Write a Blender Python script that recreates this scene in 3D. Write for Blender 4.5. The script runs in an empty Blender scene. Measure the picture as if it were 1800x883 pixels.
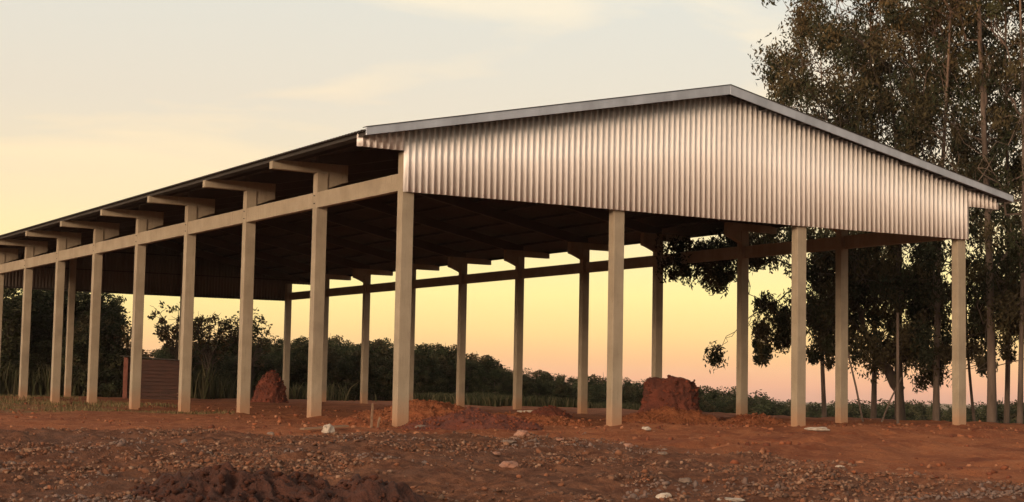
import bpy, bmesh, math, random
import numpy as np
from mathutils import Vector, Matrix, noise as mnoise

random.seed(11)
rng = np.random.default_rng(11)
scene = bpy.context.scene
COL = scene.collection

# ------------------------------------------------------------------ camera
CAM = np.array([-17.1818, -34.3757, 0.9496])
RIGHT = np.array([0.86121934, -0.50787758, 0.01901595])
UP = np.array([-0.05843072, -0.06177587, 0.99637824])
FWD = np.array([0.50486344, 0.85921133, 0.08287823])
FPX = 2885.99                      # focal length in photograph pixels (1800 wide)
cam_data = bpy.data.cameras.new('camera')
cam = bpy.data.objects.new('camera', cam_data)
COL.objects.link(cam)
cam.matrix_world = Matrix(((RIGHT[0], UP[0], -FWD[0], CAM[0]),
                           (RIGHT[1], UP[1], -FWD[1], CAM[1]),
                           (RIGHT[2], UP[2], -FWD[2], CAM[2]),
                           (0, 0, 0, 1)))
cam_data.sensor_width = 36.0
cam_data.lens = 57.72
cam_data.clip_start = 0.1
cam_data.clip_end = 9000
scene.camera = cam

# ------------------------------------------------------------------ colour management
scene.view_settings.view_transform = 'Standard'
scene.view_settings.look = 'None'
scene.view_settings.exposure = 0.0
scene.view_settings.gamma = 1.0
scene.view_settings.use_curve_mapping = False

# ------------------------------------------------------------------ sun + sky
SUN_EL = math.radians(2.5)
SUN_AZ = math.radians(62)          # from -Y towards -X
SUNV = np.array([-math.sin(SUN_AZ) * math.cos(SUN_EL), -math.cos(SUN_AZ) * math.cos(SUN_EL), math.sin(SUN_EL)])
sd = bpy.data.lights.new('sun', 'SUN')
sd.energy = 5.0
sd.angle = math.radians(0.6)
sd.color = (1.0, 0.46, 0.19)
sun = bpy.data.objects.new('sun', sd)
COL.objects.link(sun)
sun.rotation_euler = Vector(SUNV).to_track_quat('Z', 'Y').to_euler()
sun.location = (-40, -60, 30)


def lin(r, g, b):
    def f(c):
        c /= 255.0
        return c / 12.92 if c <= 0.04045 else ((c + 0.055) / 1.055) ** 2.4
    return (f(r), f(g), f(b), 1.0)


world = bpy.data.worlds.new('World')
scene.world = world
world.use_nodes = True
nt = world.node_tree
nt.nodes.clear()


class NG:
    """tiny node-graph helper"""
    def __init__(self, tree):
        self.t = tree

    def n(self, typ, **kw):
        nd = self.t.nodes.new(typ)
        for k, v in kw.items():
            if k.startswith('i_'):
                key = k[2:]
                key = int(key) if key.isdigit() else key.replace('_', ' ')
                self.set(nd.inputs[key], v)
            else:
                setattr(nd, k, v)
        return nd

    def set(self, sock, v):
        if isinstance(v, bpy.types.NodeSocket):
            self.t.links.new(v, sock)
        else:
            sock.default_value = v

    def math(self, op, a, b=0.0, clamp=False):
        nd = self.t.nodes.new('ShaderNodeMath')
        nd.operation = op
        nd.use_clamp = clamp
        self.set(nd.inputs[0], a)
        self.set(nd.inputs[1], b)
        return nd.outputs[0]

    def mix(self, fac, a, b, blend='MIX'):
        nd = self.t.nodes.new('ShaderNodeMix')
        nd.data_type = 'RGBA'
        nd.blend_type = blend
        self.set(nd.inputs[0], fac)
        self.set(nd.inputs[6], a)
        self.set(nd.inputs[7], b)
        return nd.outputs[2]

    def ramp(self, fac, stops, interp='LINEAR'):
        nd = self.t.nodes.new('ShaderNodeValToRGB')
        nd.color_ramp.interpolation = interp
        el = nd.color_ramp.elements
        while len(el) > 1:
            el.remove(el[-1])
        el[0].position = stops[0][0]
        el[0].color = stops[0][1]
        for p, c in stops[1:]:
            e = el.new(p)
            e.color = c
        self.set(nd.inputs[0], fac)
        return nd.outputs[0]

    def noise(self, vec, scale, detail=4, rough=0.55, dist=0.0):
        nd = self.t.nodes.new('ShaderNodeTexNoise')
        if vec is not None:
            self.t.links.new(vec, nd.inputs['Vector'])
        nd.inputs['Scale'].default_value = scale
        nd.inputs['Detail'].default_value = detail
        nd.inputs['Roughness'].default_value = rough
        nd.inputs['Distortion'].default_value = dist
        return nd.outputs[0]


g = NG(nt)
tc = g.n('ShaderNodeTexCoord')
sep = g.n('ShaderNodeSeparateXYZ')
nt.links.new(tc.outputs['Generated'], sep.inputs[0])
dx, dy, dz = sep.outputs


def grey(v):
    return (v, v, v, 1)


# east sky (the one in the picture), by sine of elevation
east = g.ramp(g.math('MULTIPLY', g.math('ADD', dz, 0.05), 1.0 / 1.05), [
    (0.0, lin(150, 105, 100)), (0.0445, lin(205, 150, 140)), (0.052, lin(238, 170, 138)),
    (0.062, lin(248, 190, 134)), (0.080, lin(253, 221, 146)), (0.102, lin(254, 240, 160)),
    (0.130, lin(252, 232, 172)), (0.165, lin(248, 221, 176)), (0.210, lin(243, 216, 182)),
    (0.270, lin(233, 222, 202)), (0.33, lin(222, 212, 196)), (0.48, (0.50, 0.44, 0.38, 1)), (1.0, (0.44, 0.39, 0.34, 1))])
# west sky behind the camera: afterglow of the sun that has just gone behind the rise
west = g.ramp(g.math('MULTIPLY', g.math('ADD', dz, 0.05), 1.0 / 1.05), [
    (0.0, (0.7, 0.35, 0.2, 1)), (0.06, (1.1, 0.76, 0.48, 1)), (0.16, (1.2, 0.92, 0.65, 1)),
    (0.32, (1.0, 0.81, 0.61, 1)), (0.55, (0.68, 0.57, 0.46, 1)), (1.0, (0.44, 0.39, 0.34, 1))])
dot = g.math('ADD', g.math('MULTIPLY', dx, float(SUNV[0])), g.math('MULTIPLY', dy, float(SUNV[1])))
wfac = g.math('MULTIPLY', g.math('ADD', dot, 0.55), 0.8, clamp=True)
sky = g.mix(wfac, east, west)
# the quarter away from both glows is duller
dull = g.math('SUBTRACT', g.math('SUBTRACT', g.math('MULTIPLY', dx, 0.8), g.math('MULTIPLY', dy, 0.6)), 0.2, clamp=True)
sky = g.mix(g.math('MULTIPLY', dull, 0.75), sky, (0.22, 0.21, 0.2, 1))
# soft afterglow lobe around the sun's bearing
gdot = g.math('ADD', dot, g.math('MULTIPLY', dz, 0.115))
lobe = g.math('POWER', g.math('MAXIMUM', gdot, 0.0), 100.0)
sky = g.mix(1.0, sky, g.mix(lobe, (0, 0, 0, 1), (55.0, 39.5, 27.0, 1)), 'ADD')
# bluish cast high up to the right (direction +X), warmer to the left
hi = g.math('MULTIPLY', g.math('SUBTRACT', dz, 0.12), 7.0, clamp=True)
rt = g.math('MULTIPLY', g.math('SUBTRACT', dx, 0.35), 2.2, clamp=True)
sky = g.mix(g.math('MULTIPLY', g.math('MULTIPLY', hi, rt), 0.34), sky, lin(216, 226, 228))
# thin streaky cirrus
mp = g.n('ShaderNodeMapping')
nt.links.new(tc.outputs['Generated'], mp.inputs[0])
mp.inputs['Rotation'].default_value = (math.radians(14), math.radians(-22), math.radians(20))
mp.inputs['Scale'].default_value = (1.4, 1.4, 6.5)
cn = g.noise(mp.outputs[0], 2.3, 6, 0.52, 0.7)
cl = g.math('MULTIPLY', g.math('SUBTRACT', cn, 0.46), 6.0, clamp=True)
cmask = g.math('MULTIPLY', g.math('SUBTRACT', dz, 0.075), 11.0, clamp=True)
cmask = g.math('MULTIPLY', cmask, g.math('SUBTRACT', 1.0, wfac))
gap = g.math('MULTIPLY', g.math('SUBTRACT', 1.0, cl), cmask)
sky = g.mix(g.math('MULTIPLY', gap, 0.5), sky, lin(210, 213, 208))
sky = g.mix(g.math('MULTIPLY', g.math('MULTIPLY', cl, cmask), 0.5), sky, lin(255, 238, 206))
bg1 = g.n('ShaderNodeBackground')
nt.links.new(sky, bg1.inputs[0])
bg1.inputs[1].default_value = 1.0
nish = g.n('ShaderNodeTexSky', sky_type='NISHITA')
nish.sun_disc = False
nish.sun_elevation = SUN_EL
nish.sun_rotation = math.pi + SUN_AZ
bg2 = g.n('ShaderNodeBackground')
nt.links.new(nish.outputs[0], bg2.inputs[0])
bg2.inputs[1].default_value = 0.05
addn = g.n('ShaderNodeAddShader')
nt.links.new(bg1.outputs[0], addn.inputs[0])
nt.links.new(bg2.outputs[0], addn.inputs[1])
wout = g.n('ShaderNodeOutputWorld')
nt.links.new(addn.outputs[0], wout.inputs[0])

# ------------------------------------------------------------------ helpers
def ray(px, py):
    return FWD + (px - 900) / FPX * RIGHT - (py - 441.5) / FPX * UP


def at(px, py, D):
    """world point seen at photo position px,py, at ground distance D from the camera"""
    r = ray(px, py)
    return CAM + r * (D / math.hypot(r[0], r[1]))


def on_x(px, D):
    p = at(px, 690, D)
    return float(p[0]), float(p[1])


def tag(o, label=None, cat=None, group=None, kind=None):
    if label: o['label'] = label
    if cat: o['category'] = cat
    if group: o['group'] = group
    if kind: o['kind'] = kind
    return o


def link(name, me, mat, parent=None, smooth=False):
    o = bpy.data.objects.new(name, me)
    COL.objects.link(o)
    if mat and not me.materials:
        me.materials.append(mat)
    if parent:
        o.parent = parent
    if smooth:
        me.polygons.foreach_set('use_smooth', [True] * len(me.polygons))
    return o


def empty(name, loc=(0, 0, 0), rz=0.0):
    o = bpy.data.objects.new(name, None)
    COL.objects.link(o)
    o.location = loc
    o.rotation_euler = (0, 0, rz)
    o.empty_display_size = 0.3
    return o


def arr_mesh(name, V, F, tint=None):
    """mesh from numpy arrays; F is (n,k); tint is per-vertex rgb"""
    V = np.asarray(V, np.float32)
    F = np.asarray(F, np.int32)
    me = bpy.data.meshes.new(name)
    me.vertices.add(len(V))
    me.vertices.foreach_set('co', V.ravel())
    n, k = F.shape
    me.loops.add(n * k)
    me.loops.foreach_set('vertex_index', F.ravel())
    me.polygons.add(n)
    me.polygons.foreach_set('loop_start', np.arange(0, n * k, k, dtype=np.int32))
    me.polygons.foreach_set('loop_total', np.full(n, k, np.int32))
    if tint is not None:
        a = me.color_attributes.new('tint', 'FLOAT_COLOR', 'POINT')
        c = np.ones((len(V), 4), np.float32)
        c[:, :3] = tint
        a.data.foreach_set('color', c.ravel())
    me.update(calc_edges=True)
    me.validate()
    return me


def box_bm(bm, x0, x1, y0, y1, z0, z1):
    vs = [bm.verts.new((x, y, z)) for z in (z0, z1) for x, y in ((x0, y0), (x1, y0), (x1, y1), (x0, y1))]
    for f in ((3, 2, 1, 0), (4, 5, 6, 7), (0, 1, 5, 4), (1, 2, 6, 5), (2, 3, 7, 6), (3, 0, 4, 7)):
        bm.faces.new([vs[i] for i in f])


def box(name, x0, x1, y0, y1, z0, z1, mat, parent=None, bevel=0.0):
    bm = bmesh.new()
    box_bm(bm, x0, x1, y0, y1, z0, z1)
    if bevel:
        bmesh.ops.bevel(bm, geom=bm.edges[:], offset=bevel, segments=1, affect='EDGES')
    me = bpy.data.meshes.new(name)
    bm.to_mesh(me)
    bm.free()
    return link(name, me, mat, parent)


def prism(name, poly, y0, y1, mat, parent=None, bevel=0.0):
    """polygon in x,z pulled along y"""
    bm = bmesh.new()
    a = [bm.verts.new((x, y0, z)) for x, z in poly]
    b = [bm.verts.new((x, y1, z)) for x, z in poly]
    n = len(poly)
    bm.faces.new(a)
    bm.faces.new(b[::-1])
    for i in range(n):
        bm.faces.new((a[i], b[i], b[(i + 1) % n], a[(i + 1) % n]))
    bmesh.ops.recalc_face_normals(bm, faces=bm.faces[:])
    if bevel:
        bmesh.ops.bevel(bm, geom=bm.edges[:], offset=bevel, segments=1, affect='EDGES')
    me = bpy.data.meshes.new(name)
    bm.to_mesh(me)
    bm.free()
    return link(name, me, mat, parent)


def tubes(paths, sides=7):
    """paths: list of (points Nx3, radii N) -> verts, quads"""
    V, F, off = [], [], 0
    ang = np.linspace(0, 2 * np.pi, sides, endpoint=False)
    for P, Rr in paths:
        P = np.asarray(P, float)
        n = len(P)
        T = np.gradient(P, axis=0)
        T /= np.linalg.norm(T, axis=1)[:, None] + 1e-9
        ref = np.array([0.31, 0.83, 0.46])
        A = np.cross(T, ref)
        A /= np.linalg.norm(A, axis=1)[:, None] + 1e-9
        B = np.cross(T, A)
        ring = P[:, None, :] + np.asarray(Rr)[:, None, None] * (np.cos(ang)[None, :, None] * A[:, None, :] + np.sin(ang)[None, :, None] * B[:, None, :])
        V.append(ring.reshape(-1, 3))
        i = np.arange(n - 1)[:, None] * sides
        j = np.arange(sides)[None, :]
        jn = (j + 1) % sides
        F.append(np.stack([i + j, i + jn, i + sides + jn, i + sides + j], -1).reshape(-1, 4) + off)
        off += n * sides
    return np.concatenate(V), np.concatenate(F)


# lattice value noise (vectorised)
_perm = rng.random((256, 256))


def vnoise(x, y):
    xi = np.floor(x).astype(int); yi = np.floor(y).astype(int)
    fx = x - xi; fy = y - yi
    fx = fx * fx * (3 - 2 * fx); fy = fy * fy * (3 - 2 * fy)
    a = _perm[xi & 255, yi & 255]; b = _perm[(xi + 1) & 255, yi & 255]
    c = _perm[xi & 255, (yi + 1) & 255]; d = _perm[(xi + 1) & 255, (yi + 1) & 255]
    return (a * (1 - fx) + b * fx) * (1 - fy) + (c * (1 - fx) + d * fx) * fy


def fbm(x, y, s, o=4, r=0.5):
    t = 0; a = 1; n = 0
    x = np.asarray(x, float); y = np.asarray(y, float)
    for k in range(o):
        t = t + a * (vnoise(x * s + 17.3 * k, y * s + 5.1 * k) - 0.5)
        n += a; a *= r; s *= 2.03
    return t / n * 2


def sstep(a, b, x):
    t = np.clip((x - a) / (b - a), 0, 1)
    return t * t * (3 - 2 * t)


def ground_macro(x, y):
    x = np.asarray(x, float); y = np.asarray(y, float)
    z = -0.45 * sstep(-4, -32, y)
    z = z - 0.12 * sstep(-6, -16, x) * sstep(-2, -14, y)
    z = z + 0.12 * sstep(18, 45, y) * sstep(6, -4, x)             # rises a little along the left side
    # platform edge: right of the building and behind it the land falls away
    dr = np.maximum(0, x - 25.5 - 0.05 * y)
    z = z - 0.10 * dr * sstep(0, 18, dr) - 0.25 * sstep(0, 3, dr)
    db = np.maximum(0, y - 56)
    z = z - 0.035 * db * sstep(0, 20, db)
    z = np.maximum(z, -14 - 0.004 * np.hypot(x, y))
    # low rise around the near corner: spread spoil
    z = z + 0.10 * np.exp(-(((x - 5) / 7) ** 2 + ((y + 3) / 2.2) ** 2))
    return z


def ground(x, y):
    z = ground_macro(x, y)
    z = z + 0.13 * fbm(x, y, 0.22, 3) + 0.075 * fbm(x, y, 1.1, 3)
    z = z - 0.17 * np.exp(-((x - 0.3) ** 2 + (y + 0.6) ** 2) / 3.0)
    # churned, wheel-rutted foreground
    fg = sstep(-2, -6, y) * sstep(-40, -28, y) * sstep(30, 12, x)
    z = z + fg * 0.10 * fbm(x + 31, y, 0.75, 3, 0.55)
    for c_, a_ in ((-9.5, 0.24), (-7.8, 0.24), (-12.6, 0.12), (-11.0, 0.12)):
        d_ = y - c_ - a_ * (x + 4) - 0.5 * np.sin(x * 0.22)
        z = z + fg * (-0.07 * np.exp(-(d_ / 0.17) ** 2) + 0.035 * np.exp(-((np.abs(d_) - 0.36) / 0.14) ** 2))
    return z


def collars(x, y):
    z = np.zeros_like(np.asarray(x, float))
    for cx_ in (0.157, 18.19):
        for k_ in range(11):
            r2 = (x - cx_) ** 2 + (y - 5.0 * k_ - 0.13) ** 2
            z = z + 0.10 * np.exp(-r2 / 0.16)
    for cx_ in (6.17, 12.18):
        z = z + 0.10 * np.exp(-((x - cx_) ** 2 + (y - 0.13) ** 2) / 0.16)
    return z * (0.5 + 1.1 * fbm(x, y, 2.2, 2))


def gz(x, y):
    return float(ground(np.array([x]), np.array([y]))[0])


def gravel_mask(x, y):
    n = 1.8 * fbm(x, y, 0.35, 4)
    d1 = (-0.5 + 0.05 * (y + 12)) - x + n            # left of this line
    d2 = (-4.2 - 0.33 * (x + 10)) - y + n
    return sstep(-0.8, 1.2, d1) * sstep(-0.6, 0.9, d2)


# ------------------------------------------------------------------ materials
def mat_new(name):
    m = bpy.data.materials.new(name)
    m.use_nodes = True
    t = m.node_tree
    t.nodes.clear()
    gg = NG(t)
    b = gg.n('ShaderNodeBsdfPrincipled')
    o = gg.n('ShaderNodeOutputMaterial')
    t.links.new(b.outputs[0], o.inputs[0])
    return m, gg, b


def objco(gg):
    return gg.n('ShaderNodeTexCoord').outputs['Object']


def worldco(gg):
    return gg.n('ShaderNodeNewGeometry').outputs['Position']


def bump(gg, b, h, strength, dist=0.01):
    bn = gg.n('ShaderNodeBump')
    bn.inputs['Strength'].default_value = strength
    bn.inputs['Distance'].default_value = dist
    gg.set(bn.inputs['Height'], h)
    gg.t.links.new(bn.outputs[0], b.inputs['Normal'])


def mat_concrete():
    m, gg, b = mat_new('concrete')
    co = worldco(gg)
    n1 = gg.noise(co, 1.3, 5, 0.6)
    mp = gg.n('ShaderNodeMapping'); gg.t.links.new(co, mp.inputs[0]); mp.inputs['Scale'].default_value = (9, 9, 0.8)
    n2 = gg.noise(mp.outputs[0], 2.2, 4, 0.6)
    c = gg.mix(gg.math('MULTIPLY', gg.math('SUBTRACT', n1, 0.3), 2.0, clamp=True), (0.245, 0.20, 0.14, 1), (0.36, 0.305, 0.225, 1))
    c = gg.mix(gg.math('MULTIPLY', gg.math('SUBTRACT', n2, 0.52), 3.0, clamp=True), c, (0.21, 0.165, 0.115, 1))
    # faint lift lines of the casting and small dark air holes
    st_ = gg.n('ShaderNodeTexNoise'); gg.t.links.new(co, st_.inputs['Vector']); st_.inputs['Scale'].default_value = 55; st_.inputs['Detail'].default_value = 1
    c = gg.mix(gg.math('MULTIPLY', gg.math('SUBTRACT', st_.outputs[0], 0.66), 9.0, clamp=True), c, (0.10, 0.08, 0.06, 1))
    n6 = gg.noise(co, 0.9, 3, 0.5)
    c = gg.mix(gg.math('MULTIPLY', gg.math('SUBTRACT', n6, 0.56), 3.5, clamp=True), c, (0.19, 0.155, 0.115, 1))
    # red earth splashed onto the lowest half metre
    s = gg.n('ShaderNodeSeparateXYZ'); gg.t.links.new(co, s.inputs[0])
    n3 = gg.noise(co, 5, 4, 0.6)
    sp = gg.math('ADD', gg.math('SUBTRACT', 0.55, s.outputs[2]), gg.math('MULTIPLY', n3, 0.35))
    c = gg.mix(gg.math('MULTIPLY', sp, 1.3, clamp=True), c, (0.33, 0.17, 0.09, 1))
    gg.set(b.inputs['Base Color'], c)
    b.inputs['Roughness'].default_value = 0.85
    n4 = gg.noise(co, 35, 4, 0.7)
    bump(gg, b, n4, 0.35, 0.01)
    return m


def mat_metal(name, base, rough, metallic, stain=0.25, sc=0.8):
    m, gg, b = mat_new(name)
    co = worldco(gg)
    mp = gg.n('ShaderNodeMapping'); gg.t.links.new(co, mp.inputs[0]); mp.inputs['Scale'].default_value = (1, 1, 0.35)
    n = gg.noise(mp.outputs[0], sc, 5, 0.6)
    dark = tuple(v * (1 - stain) for v in base) + (1,)
    c = gg.mix(gg.math('MULTIPLY', gg.math('SUBTRACT', n, 0.4), 3.0, clamp=True), dark, base + (1,))
    gg.set(b.inputs['Base Color'], c)
    if name == 'galvanised_cladding':
        sx = gg.n('ShaderNodeSeparateXYZ'); gg.t.links.new(co, sx.inputs[0])
        fl = gg.math('FLOOR', gg.math('MULTIPLY', gg.math('ADD', sx.outputs[0], 1.25), 1 / 1.02))
        wn = gg.n('ShaderNodeTexWhiteNoise', noise_dimensions='1D'); gg.t.links.new(fl, wn.inputs['W'])
        c = gg.mix(gg.math('MULTIPLY', wn.outputs[0], 0.22), c, (0.50, 0.45, 0.42, 1))
        mp2 = gg.n('ShaderNodeMapping'); gg.t.links.new(co, mp2.inputs[0]); mp2.inputs['Scale'].default_value = (6, 1, 0.25)
        ds = gg.noise(mp2.outputs[0], 1.2, 5, 0.65)
        c = gg.mix(gg.math('MULTIPLY', gg.math('SUBTRACT', ds, 0.55), 2.0, clamp=True), c, (0.47, 0.40, 0.35, 1))
    gg.set(b.inputs['Base Color'], c)
    n2 = gg.noise(co, 9, 4, 0.6)
    gg.set(b.inputs['Roughness'], gg.math('ADD', rough - 0.08, gg.math('MULTIPLY', n2, 0.16)))
    b.inputs['Metallic'].default_value = metallic
    return m


def mat_soil(name='red_soil', use_mask=True):
    m, gg, b = mat_new(name)
    co = worldco(gg)
    n1 = gg.noise(co, 0.55, 5, 0.6)
    n2 = gg.noise(co, 4.0, 6, 0.65)
    n3 = gg.noise(co, 28.0, 4, 0.7)
    red = gg.mix(gg.math('MULTIPLY', gg.math('SUBTRACT', n1, 0.33), 3.0, clamp=True), (0.155, 0.044, 0.020, 1), (0.31, 0.112, 0.048, 1))
    red = gg.mix(gg.math('MULTIPLY', gg.math('SUBTRACT', n2, 0.5), 3.0, clamp=True), red, (0.36, 0.15, 0.072, 1))
    red = gg.mix(gg.math('MULTIPLY', gg.math('SUBTRACT', n3, 0.5), 2.2, clamp=True), red, (0.12, 0.038, 0.018, 1))
    if use_mask:
        at_ = gg.n('ShaderNodeAttribute', attribute_name='tint')
        s = gg.n('ShaderNodeSeparateColor'); gg.t.links.new(at_.outputs['Color'], s.inputs[0])
        grv = gg.mix(gg.math('MULTIPLY', gg.math('SUBTRACT', n2, 0.4), 3.5, clamp=True), (0.095, 0.037, 0.020, 1), (0.225, 0.098, 0.053, 1))
        grv = gg.mix(gg.math('MULTIPLY', gg.math('SUBTRACT', n1, 0.5), 4.0, clamp=True), grv, (0.12, 0.062, 0.042, 1))
        c = gg.mix(s.outputs[0], red, grv)
        grs = gg.mix(n2, (0.10, 0.075, 0.03, 1), (0.22, 0.14, 0.06, 1))
        c = gg.mix(s.outputs[1], c, grs)
    else:
        c = red
    gg.set(b.inputs['Base Color'], c)
    b.inputs['Roughness'].default_value = 0.95
    b.inputs['Specular IOR Level'].default_value = 0.15
    h = gg.math('ADD', gg.noise(co, 9, 6, 0.7), gg.math('MULTIPLY', n3, 0.5))
    bump(gg, b, h, 0.9, 0.06)
    return m


def mat_tint(name, rough=0.9, trans=0.0, spec=0.2):
    m, gg, b = mat_new(name)
    a = gg.n('ShaderNodeAttribute', attribute_name='tint')
    gg.t.links.new(a.outputs['Color'], b.inputs['Base Color'])
    b.inputs['Roughness'].default_value = rough
    b.inputs['Specular IOR Level'].default_value = spec
    if trans:
        tr = gg.n('ShaderNodeBsdfTranslucent')
        gg.t.links.new(a.outputs['Color'], tr.inputs[0])
        mx = gg.n('ShaderNodeMixShader')
        mx.inputs[0].default_value = trans
        out = [n for n in gg.t.nodes if n.type == 'OUTPUT_MATERIAL'][0]
        gg.t.links.new(b.outputs[0], mx.inputs[1])
        gg.t.links.new(tr.outputs[0], mx.inputs[2])
        gg.t.links.new(mx.outputs[0], out.inputs[0])
    return m


def mat_simple(name, c1, c2, sc=4.0, rough=0.9, stretch=(1, 1, 1), bs=0.4, bd=0.02):
    m, gg, b = mat_new(name)
    co = worldco(gg)
    mp = gg.n('ShaderNodeMapping'); gg.t.links.new(co, mp.inputs[0]); mp.inputs['Scale'].default_value = stretch
    n = gg.noise(mp.outputs[0], sc, 6, 0.65)
    gg.set(b.inputs['Base Color'], gg.mix(gg.math('MULTIPLY', gg.math('SUBTRACT', n, 0.35), 3.0, clamp=True), c1 + (1,), c2 + (1,)))
    b.inputs['Roughness'].default_value = rough
    bump(gg, b, gg.noise(mp.outputs[0], sc * 5, 5, 0.7), bs, bd)
    return m


M_CONC = mat_concrete()
M_CLAD = mat_metal('galvanised_cladding', (0.84, 0.815, 0.80), 0.46, 0.06, 0.04)
M_CLADB = mat_metal('shaded_back_cladding', (0.12, 0.1, 0.085), 0.55, 0.08, 0.1)  # same sheet as the front gable, interior shade darkened into its colour
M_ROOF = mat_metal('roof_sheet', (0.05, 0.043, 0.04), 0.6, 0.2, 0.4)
M_FASC = mat_metal('fascia_metal', (0.44, 0.49, 0.57), 0.45, 0.3, 0.35, 1.3)
M_DARK = mat_metal('dark_steel', (0.05, 0.042, 0.038), 0.6, 0.3, 0.3)
M_CIN = mat_metal('shaded_rafter_concrete', (0.075, 0.062, 0.055), 0.6, 0.2, 0.3)  # concrete of the rafters, with the shade under the roof put into the colour
M_SOIL = mat_soil('ground_soil', True)
M_HEAP = mat_soil('heap_soil', False)
M_LEAF = mat_tint('leaves', 0.8, 0.10, 0.08)
M_GRASS = mat_tint('grass_blades', 0.8, 0.25, 0.15)
M_STONE = mat_tint('stones', 0.9, 0, 0.2)
M_BARK = mat_simple('bark', (0.06, 0.042, 0.032), (0.15, 0.11, 0.085), 1.5, 0.9, (1.5, 1.5, 0.4))
M_BARKD = mat_simple('dark_bark', (0.035, 0.025, 0.02), (0.08, 0.058, 0.042), 2.5, 0.95, (2, 2, 0.5))
M_WOOD = mat_simple('weathered_wood', (0.13, 0.075, 0.045), (0.26, 0.155, 0.09), 3.0, 0.85, (1, 1, 6))
M_SHED = mat_simple('red_brown_boards', (0.028, 0.012, 0.009), (0.075, 0.028, 0.018), 3.0, 0.85, (0.6, 0.6, 7))
M_WHITE = mat_simple('pale_stone', (0.26, 0.2, 0.15), (0.5, 0.43, 0.36), 9.0, 0.9)
M_MOUND = mat_simple('packed_red_earth', (0.06, 0.016, 0.010), (0.17, 0.044, 0.023), 2.6, 0.95, (1, 1, 1), 1.0, 0.07)

# ------------------------------------------------------------------ ground
def axis(dense0, dense1, step, far0, far1):
    mid = list(np.arange(dense0, dense1 + 1e-6, step))
    up, v, st = [], dense1, step
    while v < far1:
        st *= 1.13; v += st; up.append(v)
    dn, v, st = [], dense0, step
    while v > far0:
        st *= 1.13; v -= st; dn.append(v)
    return np.array(dn[::-1] + mid + up)


gx = axis(-16, 27, 0.075, -3200, 3600)
gy = axis(-24, 9, 0.075, -3200, 4500)
X, Y = np.meshgrid(gx, gy, indexing='ij')
Z = ground(X, Y)
near = sstep(70, 30, np.hypot(X - 3, Y + 8))
gm = gravel_mask(X, Y)
Z += near * (0.030 * fbm(X, Y, 3.3, 3, 0.6) + (0.012 + 0.045 * gm) * fbm(X, Y, 9.0, 2, 0.6))
# loose earth under the building near the front
rough_ = sstep(9, 2, np.abs(Y - 1.5)) * sstep(-3, 1, X) * sstep(26, 18, X)
Z += near * rough_ * 0.07 * np.maximum(0, fbm(X, Y, 1.7, 4, 0.6))
Z += near * collars(X, Y)
# far rolling land
R_ = np.hypot(X - 10, Y)
Z += sstep(250, 1500, R_) * (6 * fbm(X, Y, 0.0022, 3))
nx, ny = X.shape
idx = np.arange(nx * ny).reshape(nx, ny)
F = np.stack([idx[:-1, :-1], idx[1:, :-1], idx[1:, 1:], idx[:-1, 1:]], -1).reshape(-1, 4)
grs = sstep(0.0, 0.5, fbm(X, Y, 0.5, 4) + 0.25) * sstep(7, 14, Y) * sstep(1.5, -1.5, X) * sstep(-14, -4, X)
grs = np.maximum(grs, sstep(60, 70, R_) * 0.9)
tint = np.stack([gm, grs * 0.75, 0 * gm], -1).reshape(-1, 3)
me = arr_mesh('ground', np.stack([X, Y, Z], -1).reshape(-1, 3), F, tint)
go = link('ground', me, M_SOIL, smooth=True)
tag(go, kind='structure')


def surf(x, y):
    """height incl. small relief, for stones"""
    z = ground(x, y)
    z = z + 0.030 * fbm(x, y, 3.3, 3, 0.6) + (0.012 + 0.045 * gravel_mask(x, y)) * fbm(x, y, 9.0, 2, 0.6)
    r = sstep(9, 2, np.abs(y - 1.5)) * sstep(-3, 1, x) * sstep(26, 18, x)
    return z + r * 0.07 * np.maximum(0, fbm(x, y, 1.7, 4, 0.6)) + collars(x, y)


# hills
def ridge(name, pts, zs, depth, mat, seed, tree_amp=1.0, n=260):
    """a range of low hills: ridge line through pts with heights zs, falling both ways"""
    pts = np.array(pts, float)
    t = np.linspace(0, 1, n)
    seg = np.linspace(0, 1, len(pts))
    px = np.interp(t, seg, pts[:, 0]); py = np.interp(t, seg, pts[:, 1]); pz = np.interp(t, seg, zs)
    tx = np.gradient(px); ty = np.gradient(py); l = np.hypot(tx, ty); nxv, nyv = -ty / l, tx / l
    rows = np.linspace(-1, 1, 15)
    V = []
    for r in rows:
        prof = (1 - abs(r) ** 1.5)
        x = px + nxv * depth * r; y = py + nyv * depth * r
        z = -32 + (pz + 32) * prof
        if abs(r) < 0.4: z = z + tree_amp * fbm(t * 37 + seed, t * 0 + r * 9, 3.0, 4, 0.6)
        V.append(np.stack([x, y, z], -1))
    V = np.concatenate(V)
    ii = np.arange(len(rows) * n).reshape(len(rows), n)
    Fq = np.stack([ii[:-1, :-1], ii[1:, :-1], ii[1:, 1:], ii[:-1, 1:]], -1).reshape(-1, 4)
    o = link(name, arr_mesh(name, V, Fq), mat, smooth=True)
    tag(o, kind='structure')
    return o


M_HILL = mat_simple('wooded_hill', (0.03, 0.035, 0.02), (0.07, 0.065, 0.035), 0.02, 1.0, (1, 1, 1), 0.3, 2.0)


def atg(px, D):
    p = at(px, 690, D)
    return (p[0], p[1])


ridge('hill', [atg(-800, 2600), atg(300, 2500), atg(1250, 2300), atg(1500, 2200), atg(1900, 2300), atg(2900, 2500)],
      [-6, -8, -11, -12, -9, -6], 500, M_HILL, 3, 2.0)
# rise behind the camera that the sun has gone down behind (its shadow covers the lower part of the site)
a2 = SUNV[:2] / np.linalg.norm(SUNV[:2])
pp = np.array([-a2[1], a2[0]])
c0 = a2 * 620
ridge('hill', [c0 + pp * -600, c0 + pp * -200, c0 + pp * 200, c0 + pp * 600], [40, 42.5, 42.0, 39], 260, M_HILL, 8, 1.5)

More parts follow.
